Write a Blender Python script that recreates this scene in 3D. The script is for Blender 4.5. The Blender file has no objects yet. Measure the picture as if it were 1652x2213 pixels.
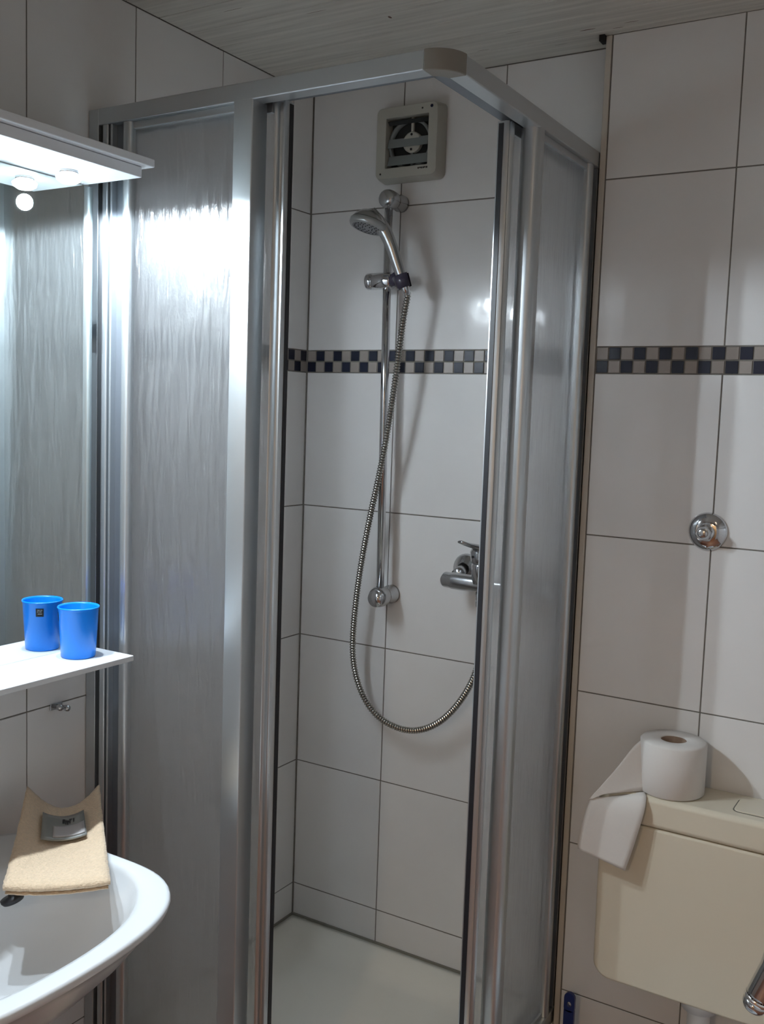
import bpy, bmesh, math, random
from mathutils import Vector, Matrix
random.seed(7)
PI = math.pi
SC = bpy.context.scene
COL = SC.collection

# ------------------------------------------------------------------ camera
cam_d = bpy.data.cameras.new('camera'); cam = bpy.data.objects.new('camera', cam_d); COL.objects.link(cam)
SC.camera = cam
_yaw, _pitch, _roll = 0.541907, -0.097177, 0.034396
_f = Vector((-math.sin(_yaw)*math.cos(_pitch), math.cos(_yaw)*math.cos(_pitch), math.sin(_pitch)))
_r = Vector((math.cos(_yaw), math.sin(_yaw), 0)); _u = _r.cross(_f)
_c, _s = math.cos(_roll), math.sin(_roll)
_rr = _c*_r + _s*_u; _uu = -_s*_r + _c*_u
M = Matrix((( _rr.x, _uu.x, -_f.x, 1.4660), (_rr.y, _uu.y, -_f.y, -2.0462), (_rr.z, _uu.z, -_f.z, 1.3162), (0, 0, 0, 1)))
cam.matrix_world = M
cam_d.sensor_fit = 'VERTICAL'; cam_d.sensor_height = 36.0
cam_d.lens = 2145.93/2213*36.0
cam_d.clip_start = 0.02

# ------------------------------------------------------------------ world, view
w = bpy.data.worlds.new('world'); SC.world = w; w.use_nodes = True
w.node_tree.nodes['Background'].inputs[0].default_value = (0.6, 0.65, 0.7, 1)
w.node_tree.nodes['Background'].inputs[1].default_value = 0.05
SC.view_settings.view_transform = 'Standard'; SC.view_settings.look = 'None'
SC.view_settings.gamma = 1.0; SC.view_settings.use_curve_mapping = False
SC.view_settings.exposure = 0.45
LAMP_W = 15.5          # each halogen capsule under the mirror canopy
FILL_W = 0.3          # weak fill from an added, unseen lamp on the ceiling
HALL_W = 23.0         # warm lamp in the hall, shining in through the open door

# ------------------------------------------------------------------ materials
def nt(name):
    m = bpy.data.materials.new(name); m.use_nodes = True
    t = m.node_tree; b = t.nodes['Principled BSDF']
    return m, t, b
def N(t, typ, **kw):
    n = t.nodes.new(typ)
    for k, v in kw.items(): setattr(n, k, v)
    return n
def mat(name, col, rough=0.5, metal=0.0, var=0.0, vscale=20, bump=0.0, bscale=60, stretch=(1, 1, 1), spec=0.5, col2=None, coat=0.0):
    m, t, b = nt(name)
    b.inputs['Base Color'].default_value = (*col, 1)
    b.inputs['Roughness'].default_value = rough
    b.inputs['Metallic'].default_value = metal
    b.inputs['Specular IOR Level'].default_value = spec
    b.inputs['Coat Weight'].default_value = coat
    tc = N(t, 'ShaderNodeTexCoord'); mp = N(t, 'ShaderNodeMapping'); mp.inputs['Scale'].default_value = stretch
    t.links.new(tc.outputs['Object'], mp.inputs[0])
    if var or col2:
        n = N(t, 'ShaderNodeTexNoise'); n.inputs['Scale'].default_value = vscale; n.inputs['Detail'].default_value = 5
        t.links.new(mp.outputs[0], n.inputs[0])
        r = N(t, 'ShaderNodeValToRGB'); c2 = col2 or tuple(max(0, c*(1-var)) for c in col)
        r.color_ramp.elements[0].position = .35; r.color_ramp.elements[1].position = .65
        r.color_ramp.elements[0].color = (*c2, 1); r.color_ramp.elements[1].color = (*col, 1)
        t.links.new(n.outputs[0], r.inputs[0]); t.links.new(r.outputs[0], b.inputs['Base Color'])
    if bump:
        n = N(t, 'ShaderNodeTexNoise'); n.inputs['Scale'].default_value = bscale; n.inputs['Detail'].default_value = 3
        t.links.new(mp.outputs[0], n.inputs[0])
        bp = N(t, 'ShaderNodeBump'); bp.inputs['Strength'].default_value = bump; bp.inputs['Distance'].default_value = .002
        t.links.new(n.outputs[0], bp.inputs['Height']); t.links.new(bp.outputs[0], b.inputs['Normal'])
    return m

TILE = mat('tile_glaze', (.755, .745, .735), .085, var=.05, vscale=5, bump=.55, bscale=9)
GROUT = mat('grout', (.20, .185, .165), .9, var=.2, vscale=60)
MOS_D = mat('mosaic_navy', (.008, .012, .03), .25)
MOS_L = mat('mosaic_taupe', (.33, .29, .26), .35, var=.12, vscale=25)
WOOD = mat('whitewashed_board', (.66, .64, .58), .65, var=.2, vscale=6, stretch=(.6, 14, 14), bump=.15, bscale=10)
KNOT = mat('wood_crack', (.12, .06, .035), .8)
DARK = mat('dark_gap', (.01, .01, .01), .9)
ALU = mat('anodised_aluminium', (.53, .56, .58), .34, .88, bump=.04, bscale=40, stretch=(20, 20, .4))
ALUD = mat('aluminium_shaded', (.20, .22, .25), .40, .8)  # darker copy of the aluminium, recess shade put into its colour
CAPM = mat('grey_plastic_cap', (.20, .18, .155), .45)
SEAL = mat('black_rubber', (.012, .012, .016), .45)
CHROME = mat('chrome', (.62, .63, .65), .07, 1.0)
CHROMES = mat('chrome_satin', (.50, .51, .52), .2, 1.0)
HOSEM = mat('ribbed_chrome', (.42, .41, .38), .16, 1.0)
WHITEP = mat('white_plastic', (.70, .72, .74), .3)
TRIMW = mat('trim_plastic', (.56, .52, .46), .4)
FANM = mat('fan_plastic', (.43, .42, .37), .4)
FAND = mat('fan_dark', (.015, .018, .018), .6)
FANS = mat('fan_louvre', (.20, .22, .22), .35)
CERAM = mat('ceramic_white', (.72, .74, .76), .12)
CREAM = mat('cistern_plastic', (.66, .60, .48), .22)
TRAYM = mat('tray_acrylic', (.80, .78, .70), .16, var=.03, vscale=3)
PAPER = mat('tissue_paper', (.66, .63, .60), .9, bump=.15, bscale=150)
CORE = mat('cardboard', (.25, .17, .12), .9)
BLUEP = mat('blue_plastic', (.0, .22, .85), .28)
NAVYP = mat('navy_plastic', (.006, .02, .12), .3)
FLOORM = mat('terracotta_floor', (.34, .15, .09), .35, var=.3, vscale=12)
PAINT = mat('door_paint', (.5, .42, .33), .5)
PACKM = mat('sachet_foil', (.23, .235, .22), .25, coat=.4)
SOAP = mat('sachet_card', (.42, .40, .40), .3, coat=.6)
INK = mat('ink', (.012, .01, .01), .6)
INKW = mat('pale_ink', (.3, .3, .32), .6)
TERRY = mat('terry_cloth', (.68, .52, .36), .95, var=.12, vscale=220, bump=1.0, bscale=260)
for _t in (TERRY,):
    _t.node_tree.nodes['Principled BSDF'].inputs['Sheen Weight'].default_value = .3

def mirror_mat():
    m, t, b = nt('mirror_silver')
    b.inputs['Base Color'].default_value = (.78, .83, .82, 1); b.inputs['Metallic'].default_value = 1; b.inputs['Roughness'].default_value = .015
    return m
MIRROR = mirror_mat()

def frost():
    # textured acrylic: rough refraction, partly see-through, vertical drip relief on the surface
    m, t, b = nt('frosted_acrylic')
    tc = N(t, 'ShaderNodeTexCoord')
    mp = N(t, 'ShaderNodeMapping'); mp.inputs['Scale'].default_value = (1, 1, .16)
    t.links.new(tc.outputs['Object'], mp.inputs[0])
    n1 = N(t, 'ShaderNodeTexNoise'); n1.inputs['Scale'].default_value = 62; n1.inputs['Detail'].default_value = 1.3; n1.inputs['Distortion'].default_value = .5
    t.links.new(mp.outputs[0], n1.inputs[0])
    mp2 = N(t, 'ShaderNodeMapping'); mp2.inputs['Scale'].default_value = (1, 1, .45)
    t.links.new(tc.outputs['Object'], mp2.inputs[0])
    n2 = N(t, 'ShaderNodeTexNoise'); n2.inputs['Scale'].default_value = 260; n2.inputs['Detail'].default_value = 2
    t.links.new(mp2.outputs[0], n2.inputs[0])
    ad = N(t, 'ShaderNodeMath', operation='MULTIPLY_ADD'); ad.inputs[1].default_value = .10
    t.links.new(n2.outputs[0], ad.inputs[0]); t.links.new(n1.outputs[0], ad.inputs[2])
    bp = N(t, 'ShaderNodeBump'); bp.inputs['Strength'].default_value = 1.0; bp.inputs['Distance'].default_value = .0075
    t.links.new(ad.outputs[0], bp.inputs['Height'])
    b.inputs['Base Color'].default_value = (.89, .89, .89, 1)
    b.inputs['Transmission Weight'].default_value = 1.0
    b.inputs['Roughness'].default_value = .28
    b.inputs['IOR'].default_value = 1.42
    t.links.new(bp.outputs[0], b.inputs['Normal'])
    df = N(t, 'ShaderNodeBsdfTranslucent'); df.inputs[0].default_value = (.9, .9, .9, 1)
    di = N(t, 'ShaderNodeBsdfDiffuse'); di.inputs[0].default_value = (.35, .37, .4, 1)
    tr = N(t, 'ShaderNodeBsdfTransparent'); tr.inputs[0].default_value = (.945, .945, .945, 1)
    m1 = N(t, 'ShaderNodeMixShader'); m1.inputs[0].default_value = .22
    t.links.new(df.outputs[0], m1.inputs[1]); t.links.new(di.outputs[0], m1.inputs[2])
    m2 = N(t, 'ShaderNodeMixShader'); m2.inputs[0].default_value = .22
    t.links.new(b.outputs[0], m2.inputs[1]); t.links.new(m1.outputs[0], m2.inputs[2])
    m3 = N(t, 'ShaderNodeMixShader'); m3.inputs[0].default_value = .60
    t.links.new(m2.outputs[0], m3.inputs[1]); t.links.new(tr.outputs[0], m3.inputs[2])
    t.links.new(m3.outputs[0], t.nodes['Material Output'].inputs[0])
    return m
FROST = frost()
def emit(name, col, s):
    m, t, b = nt(name)
    b.inputs['Base Color'].default_value = (*col, 1); b.inputs['Emission Color'].default_value = (*col, 1)
    b.inputs['Emission Strength'].default_value = s
    return m
BULB = emit('halogen_glow', (.82, .93, 1.0), 3)

# ------------------------------------------------------------------ helpers
def link(o, parent=None):
    COL.objects.link(o)
    if parent is not None: o.parent = parent
    return o
def obj(name, bm, m, parent=None, loc=None, smooth=False, bevel=0, seg=2, sub=0):
    me = bpy.data.meshes.new(name)
    bmesh.ops.recalc_face_normals(bm, faces=bm.faces[:])
    bm.to_mesh(me); bm.free()
    for mm in (m if isinstance(m, (list, tuple)) else [m]): me.materials.append(mm)
    if smooth:
        for p in me.polygons: p.use_smooth = True
    o = bpy.data.objects.new(name, me); link(o, parent)
    if loc: o.location = loc
    if bevel:
        md = o.modifiers.new('bevel', 'BEVEL'); md.width = bevel; md.segments = seg; md.limit_method = 'ANGLE'; md.angle_limit = .6
        for p in me.polygons: p.use_smooth = True
        md.harden_normals = True
    if sub:
        md = o.modifiers.new('sub', 'SUBSURF'); md.levels = sub; md.render_levels = sub
    return o
def thing(name, label, cat, loc=(0, 0, 0), group=None):
    o = bpy.data.objects.new(name, None); o.empty_display_size = .05; link(o); o.location = loc
    o['label'] = label; o['category'] = cat
    if group: o['group'] = group
    return o
def tag(o, label, cat, group=None):
    o['label'] = label; o['category'] = cat
    if group: o['group'] = group
    return o
def struct(o, label, cat):
    o['kind'] = 'structure'; return tag(o, label, cat)
def off(parent):      # world offset of the parent empty
    return parent.location if parent is not None else Vector((0, 0, 0))
def box(bm, x0, x1, y0, y1, z0, z1, o=(0, 0, 0)):
    vs = [bm.verts.new((x-o[0], y-o[1], z-o[2])) for x in (x0, x1) for y in (y0, y1) for z in (z0, z1)]
    for f in ((0, 1, 3, 2), (4, 6, 7, 5), (0, 4, 5, 1), (2, 3, 7, 6), (0, 2, 6, 4), (1, 5, 7, 3)): bm.faces.new([vs[i] for i in f])
    return bm
def bxo(name, r, m, parent=None, bevel=0, seg=2):
    bm = bmesh.new(); box(bm, *r, o=off(parent)); return obj(name, bm, m, parent, bevel=bevel, seg=seg)
def lathe(bm, prof, mt=Matrix(), n=32, cap=True):
    rings = []
    for r, z in prof:
        rings.append([bm.verts.new(mt @ Vector((r*math.cos(2*PI*i/n), r*math.sin(2*PI*i/n), z))) for i in range(n)])
    for a, b in zip(rings, rings[1:]):
        for i in range(n): bm.faces.new((a[i], a[(i+1) % n], b[(i+1) % n], b[i]))
    if cap: bm.faces.new(rings[0][::-1]); bm.faces.new(rings[-1])
    return bm
def axis(p, d, roll=0):
    q = Vector(d).normalized().to_track_quat('Z', 'Y').to_matrix().to_4x4()
    return Matrix.Translation(Vector(p)) @ q @ Matrix.Rotation(roll, 4, 'Z')
def tube(bm, pts, rad, n=12, cap=True):
    pts = [Vector(p) for p in pts]; rings = []; up = Vector((0, 1, .01)).normalized()
    for i, p in enumerate(pts):
        d = (pts[min(i+1, len(pts)-1)] - pts[max(i-1, 0)]).normalized()
        a = d.cross(up)
        if a.length < 1e-4: a = d.cross(Vector((1, 0, 0)))
        a.normalize(); b = d.cross(a); r = rad[i] if isinstance(rad, (list, tuple)) else rad
        rings.append([bm.verts.new(p + r*(a*math.cos(2*PI*k/n) + b*math.sin(2*PI*k/n))) for k in range(n)])
    for a, b in zip(rings, rings[1:]):
        for i in range(n): bm.faces.new((a[i], a[(i+1) % n], b[(i+1) % n], b[i]))
    if cap: bm.faces.new(rings[0][::-1]); bm.faces.new(rings[-1])
    return bm
def catmull(pts, k=8):
    pts = [Vector(p) for p in pts]; P = [2*pts[0]-pts[1]] + pts + [2*pts[-1]-pts[-2]]; out = []
    for i in range(1, len(P)-2):
        for j in range(k):
            t = j/k; a, b, c, d = P[i-1:i+3]
            out.append(.5*((2*b) + (c-a)*t + (2*a-5*b+4*c-d)*t*t + (3*b-a-3*c+d)*t**3))
    out.append(pts[-1]); return out
def prism(bm, pts, z0, z1):
    a = [bm.verts.new((x, y, z0)) for x, y in pts]; b = [bm.verts.new((x, y, z1)) for x, y in pts]; n = len(pts)
    for i in range(n): bm.faces.new((a[i], a[(i+1) % n], b[(i+1) % n], b[i]))
    bm.faces.new(a[::-1]); bm.faces.new(b); return bm
def rrect(x0, x1, y0, y1, r, n=5):
    out = []
    for cx, cy, a0 in ((x1-r, y1-r, 0), (x0+r, y1-r, PI/2), (x0+r, y0+r, PI), (x1-r, y0+r, 1.5*PI)):
        for i in range(n+1):
            a = a0 + i/n*PI/2; out.append((cx+r*math.cos(a), cy+r*math.sin(a)))
    return out

# ------------------------------------------------------------------ room shell
ZF, ZC = -0.20, 2.084
XR, YF = 2.15, -2.75          # right wall and the wall behind the photographer
H = .333; Z1 = .0845
ZB0 = Z1 + 4*H; ZB1 = ZB0 + .0535            # mosaic band
ZCUT = [ZF, Z1, Z1+H, Z1+2*H, Z1+3*H, ZB0]
ZCUT2 = [ZB1, ZB1+H, ZC]
EX, PW = .758, .065            # prewall edge and depth
_cache = {}
def tile_mesh(wd, ht, th, m, bev, nm):
    k = (round(wd, 4), round(ht, 4), nm)
    if k not in _cache:
        bm = bmesh.new(); e = bev
        # front face z=0 (towards +z), back at -th; chamfered rim
        f = [bm.verts.new(v) for v in ((e, e, 0), (wd-e, e, 0), (wd-e, ht-e, 0), (e, ht-e, 0))]
        g = [bm.verts.new(v) for v in ((0, 0, -e), (wd, 0, -e), (wd, ht, -e), (0, ht, -e))]
        h = [bm.verts.new(v) for v in ((0, 0, -th), (wd, 0, -th), (wd, ht, -th), (0, ht, -th))]
        bm.faces.new(f)
        for i in range(4):
            j = (i+1) % 4
            bm.faces.new((g[i], g[j], f[j], f[i])); bm.faces.new((h[i], h[j], g[j], g[i]))
        me = bpy.data.meshes.new(nm); bm.to_mesh(me); bm.free(); me.materials.append(m); _cache[k] = me
    return _cache[k]
def put(parent, nm, me, o, U, V, jit=0):
    n = U.cross(V)
    ob = bpy.data.objects.new(nm, me); COL.objects.link(ob); ob.parent = parent
    mtx = Matrix(((U.x, V.x, n.x, o.x), (U.y, V.y, n.y, o.y), (U.z, V.z, n.z, o.z), (0, 0, 0, 1)))
    if jit:
        mtx = mtx @ Matrix.Rotation(random.uniform(-jit, jit), 4, 'X') @ Matrix.Rotation(random.uniform(-jit, jit), 4, 'Y')
    ob.matrix_local = mtx
    return ob
G = .0026
def tiled(parent, org, U, cuts, zlo, mosaics=None, mos_phase=0, mos_start=0, skip=None, end=None):
    """org: point on the face plane where u=0,z=0"""
    V = Vector((0, 0, 1))
    rows = []
    zc = [zlo] + [z for z in ZCUT if z > zlo + .01]
    for a, b in list(zip(zc, zc[1:])) + list(zip(ZCUT2, ZCUT2[1:])): rows.append((a, b))
    for a, b in zip(cuts, cuts[1:]):
        for z0, z1 in rows:
            if skip and skip(a, b, z0, z1): continue
            me = tile_mesh(b-a-G, z1-z0-G, .006, TILE, .0007, 'tile')
            put(parent, 'tile', me, org + U*(a+G/2) + V*(z0+G/2), U, V, jit=.0012)
    P = .02565
    if mosaics:
        u = mos_start; i = mos_phase
        while u < mosaics - .004:
            wd = min(P, mosaics-u)
            for row in (0, 1):
                dark = (i + row) % 2 == 0
                me = tile_mesh(wd-.0026, .02675-.0030, .005, MOS_D if dark else MOS_L, .0005, 'mosaic_tile_d' if dark else 'mosaic_tile_l')
                zz = ZB0 + row*.02675
                if skip and skip(u, u+wd, zz, zz+.02): continue
                put(parent, 'mosaic_tile', me, org + U*(u+.0013) + V*(zz+.0015), U, V)
            u += P; i += 1

def slab(name, r, label, cat):
    return struct(bxo(name, r, GROUT), label, cat)

wb = slab('wall_back', (-.10, EX, .0015, .12, ZF, ZC+.03), 'pale tiled back wall inside the shower with a chequered mosaic band', 'wall')
tiled(wb, Vector((0, 0, 0)), Vector((1, 0, 0)), [0.001, .2563, .5137, EX], 0.0, mosaics=EX, mos_start=.0015, mos_phase=0)
pw = slab('wall_prewall', (EX, XR+.1, -PW+.0015, .12, ZF, ZC+.03), 'pale tiled boxed-out wall behind the toilet cistern with a chequered mosaic band', 'wall')
tiled(pw, Vector((0, -PW, 0)), Vector((1, 0, 0)), [.771, 1.0256, 1.2830, 1.5404, 1.7978, 2.0552, XR], ZF, mosaics=1.75, mos_start=.7722, mos_phase=0)
wl = slab('wall_left', (-.12, -.0015, YF-.1, .12, ZF, ZC+.03), 'pale tiled left wall that carries the mirror and the washbasin', 'wall')
lc = [.0795 + .2574*i for i in range(0, 11)]
YL = Vector((0, -1, 0))   # u runs towards the camera
# U x V must point to +x : use U = +y direction with negative cuts
U = Vector((0, 1, 0))
tiled(wl, Vector((0, 0, 0)), U, sorted([-c for c in lc if c < -YF] + [YF, -.001]), ZF, skip=lambda a, b, z0, z1: False)
u = 0.0; i = 1
V = Vector((0, 0, 1))
while u < 1.50:
    for row in (0, 1):
        dark = (i+row) % 2 == 0
        me = tile_mesh(.02565-.0026, .02675-.0030, .005, MOS_D if dark else MOS_L, .0005, 'mosaic_tile_d' if dark else 'mosaic_tile_l')
        put(wl, 'mosaic_tile', me, Vector((0, -u-.02565+.0013, ZB0+row*.02675+.0015)), U, V)
    u += .02565; i += 1
# walls outside the picture
wr = slab('wall_right', (XR+.0015, XR+.12, YF-.1, .12, ZF, ZC+.03), 'pale tiled right wall of the bathroom', 'wall')
U2 = Vector((0, -1, 0)); c = [PW] + [PW+.2574*k for k in range(1, 11)] + [-YF]
tiled(wr, Vector((XR, 0, 0)), U2, c, ZF)
DX0, DX1, DZ = .80, 1.64, 1.80
bm = bmesh.new()
box(bm, -.12, DX0, YF-.12, YF-.0015, ZF, ZC+.03); box(bm, DX1, XR+.12, YF-.12, YF-.0015, ZF, ZC+.03); box(bm, DX0, DX1, YF-.12, YF-.0015, DZ, ZC+.03)
wf = struct(obj('wall_front', bm, GROUT), 'pale tiled wall with the doorway behind the photographer', 'wall')
tiled(wf, Vector((XR, YF, 0)), Vector((-1, 0, 0)), [0, .25, XR-DX1] + [XR-DX0+.2*k for k in range(0, 4)] + [XR], ZF, skip=lambda a, b, z0, z1: a > .5 and b < 1.36)
bm = bmesh.new(); box(bm, 0.0, DX0-.01, YF+.0005, YF-.004, ZB0, ZB1); box(bm, DX1+.01, XR, YF+.0005, YF-.004, ZB0, ZB1)
o = obj('mosaic_band', bm, MOS_L, wf); o['kind'] = 'stuff'
d = struct(bxo('door_1', (DX1+.002, DX1+.042, YF-.93, YF-.12, ZF+.006, DZ-.006), PAINT, bevel=.004), 'light wooden bathroom door standing open into the hall', 'door')
bm = bmesh.new(); tube(bm, catmull([(DX1+.002, YF-.86, .82), (DX1-.05, YF-.86, .82), (DX1-.055, YF-.83, .82), (DX1-.05, YF-.74, .82)], 6), .009); obj('door_handle', bm, CHROME, d, smooth=True)
bm = bmesh.new(); box(bm, DX0-.005, DX0+.03, YF-.125, YF+.006, ZF, DZ); box(bm, DX1-.03, DX1+.0015, YF-.118, YF+.006, ZF, DZ); box(bm, DX0-.005, DX1+.0015, YF-.118, YF+.006, DZ-.03, DZ+.002)
struct(obj('trim_4', bm, PAINT), 'light wooden frame around the bathroom doorway', 'door frame')
HALLP = mat('hall_paint', (.62, .50, .36), .8)
bm = bmesh.new()
hx0, hx1, hy0, hy1 = .10, 2.40, YF-1.45, YF-.12
for r_ in ((hx0-.05, hx0, hy0-.05, hy1, ZF, 2.30), (hx1, hx1+.05, hy0-.05, hy1, ZF, 2.30), (hx0, hx1, hy0-.05, hy0, ZF, 2.30), (hx0-.05, hx1+.05, hy0-.05, hy1, 2.25, 2.30)): box(bm, *r_)
struct(obj('wall_hall', bm, HALLP), 'warm painted hall walls beyond the doorway', 'wall')
hf = bmesh.new(); box(hf, hx0-.05, hx1+.05, hy0-.05, hy1, ZF-.08, ZF); struct(obj('floor_hall', hf, FLOORM), 'terracotta hall floor beyond the doorway', 'floor')
hl = thing('hall_lamp', 'round opal hall lamp beyond the open bathroom door', 'lamp', (1.15, YF-.80, 2.249))
bm = bmesh.new(); lathe(bm, [(.10, -.001), (.105, -.03), (.08, -.06), (.035, -.072), (.001, -.074)], Matrix(), 32); obj('opal_shade', bm, emit('hall_glow', (1.0, .70, .42), 3.0), hl, smooth=True)
ld = bpy.data.lights.new('hall_light', 'POINT'); ld.energy = HALL_W; ld.color = (1.0, .80, .56); ld.shadow_soft_size = .10
lo = bpy.data.objects.new('hall_light', ld); link(lo, hl); lo.location = (0, 0, -.30)
fl = struct(bxo('floor', (-.12, XR+.12, YF-.12, .12, ZF-.08, ZF-.002), GROUT), 'brown terracotta tiled floor', 'floor')
ftm = tile_mesh(.30-.004, .30-.004, .006, FLOORM, .0008, 'floor_tile')
for ix in range(8):
    for iy in range(10):
        x0 = ix*.30; y0 = -.30*(iy+1)
        if x0 + .3 > XR + .16: continue
        if y0 > -.75 and x0 < .62: continue
        put(fl, 'floor_tile', ftm, Vector((x0, y0+.25, ZF)), Vector((1, 0, 0)), Vector((0, 1, 0)))
ce = struct(bxo('ceiling', (-.12, XR+.12, YF-.12, .12, ZC+.010, ZC+.09), DARK), 'whitewashed tongue and groove board ceiling', 'ceiling')
y = .0; bi = 0
while y > YF:
    bm = bmesh.new()
    y1 = max(y-.089, YF)
    xx1 = XR
    # board with a small v-groove on each long side
    g = .0016
    pr = [(y-.0004, ZC+.010), (y-.0004, ZC+g*1.2), (y-g, ZC), (y1+g, ZC), (y1+.0004, ZC+g*1.2), (y1+.0004, ZC+.010)]
    a = [bm.verts.new((0.001, p[0], p[1])) for p in pr]; b = [bm.verts.new((xx1, p[0], p[1])) for p in pr]
    for k in range(6): bm.faces.new((a[k], a[(k+1) % 6], b[(k+1) % 6], b[k]))
    bm.faces.new(a[::-1]); bm.faces.new(b)
    ob = obj('board', bm, WOOD, ce)
    y = y1; bi += 1
# thin cracks and a knot in the boards nearest the shower
for (x, yy, L, wd) in ((.822, -.111, .030, .0016), (.734, -.110, .034, .0028), (.79, -.094, .022, .0016), (.503, -.100, .03, .0012), (.60, -.16, .04, .001), (.415, -.335, .006, .010), (.30, -.42, .05, .0012), (.16, -.50, .05, .0012), (.66, -.06, .03, .001)):
    bm = bmesh.new(); n = 10
    vs = [bm.verts.new((x+L/2*math.cos(2*PI*k/n), yy+wd/2*math.sin(2*PI*k/n)*(1+.3*random.random()), ZC-.0003)) for k in range(n)]
    bm.faces.new(vs); obj('crack', bm, KNOT, ce)
bm = bmesh.new(); box(bm, EX-.012, EX-.001, -.075, -.052, ZC-.012, ZC-.0004); obj('ceiling_notch', bm, DARK, ce)
# plastic edge profile on the prewall corner, plus its silicone
t1 = struct(bxo('trim_1', (EX-.0005, .7695, -PW-.0012, -PW+.006, 0.0, ZC-.001), TRIMW, bevel=.0015), 'cream plastic tile edging strip up the corner beside the shower', 'trim')
t2 = bmesh.new()
box(t2, 0, EX-.002, -.004, .001, -.004, .003); box(t2, 0, .004, -.71, 0, -.004, .003)
struct(obj('trim_2', t2, mat('grey_sealant', (.22, .21, .18), .7)), 'grey sealant line where the shower tray meets the tiles', 'sealant')
bm = bmesh.new(); box(bm, 0, .003, -.003, .0, .0, 1.95)
struct(obj('trim_3', bm, GROUT), 'grey grout line in the shower corner', 'grout')

# ------------------------------------------------------------------ shower tray
W, D = .756, .712
tray = thing('shower_tray', 'glossy off-white acrylic shower tray on the floor inside the glass cabin', 'shower tray', (0, 0, ZF))
bm = bmesh.new(); nx, ny = 40, 40; X0, X1, Y0, Y1 = .0, W+.0, -.745, -.001
def trz(x, y):
    dd = min(x-.0, X1-.045-x+.0, -y, y+.745-.07)
    if x > X1-.05 or y < -.745+.075: dd = min(dd, 0)
    s = max(0, min(1, (dd-.012)/.075)); s = s*s*(3-2*s)
    return -.002 - .038*s - .006*s*max(0, 1-(((x-.4)**2+(y+.4)**2)/.12))
g = [[bm.verts.new((X0+(X1-X0)*i/nx, Y0+(Y1-Y0)*j/ny, trz(X0+(X1-X0)*i/nx, Y0+(Y1-Y0)*j/ny)-ZF)) for j in range(ny+1)] for i in range(nx+1)]
for i in range(nx):
    for j in range(ny): bm.faces.new((g[i][j], g[i+1][j], g[i+1][j+1], g[i][j+1]))
border = [g[i][0] for i in range(nx+1)] + [g[nx][j] for j in range(1, ny+1)] + [g[i][ny] for i in range(nx-1, -1, -1)] + [g[0][j] for j in range(ny-1, 0, -1)]
low = [bm.verts.new((v.co.x, v.co.y, .008)) for v in border]
for k in range(len(border)):
    q = (k+1) % len(border); bm.faces.new((border[k], low[k], low[q], border[q]))
bm.faces.new(low)
obj('basin', bm, TRAYM, tray, smooth=True)
bm = bmesh.new(); lathe(bm, [(.0005, .0), (.04, .0), (.043, -.003), (.043, -.008)], Matrix.Translation((.4, -.4, -.0425-ZF)), 32); obj('drain_cover', bm, CHROME, tray, smooth=True)

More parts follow.
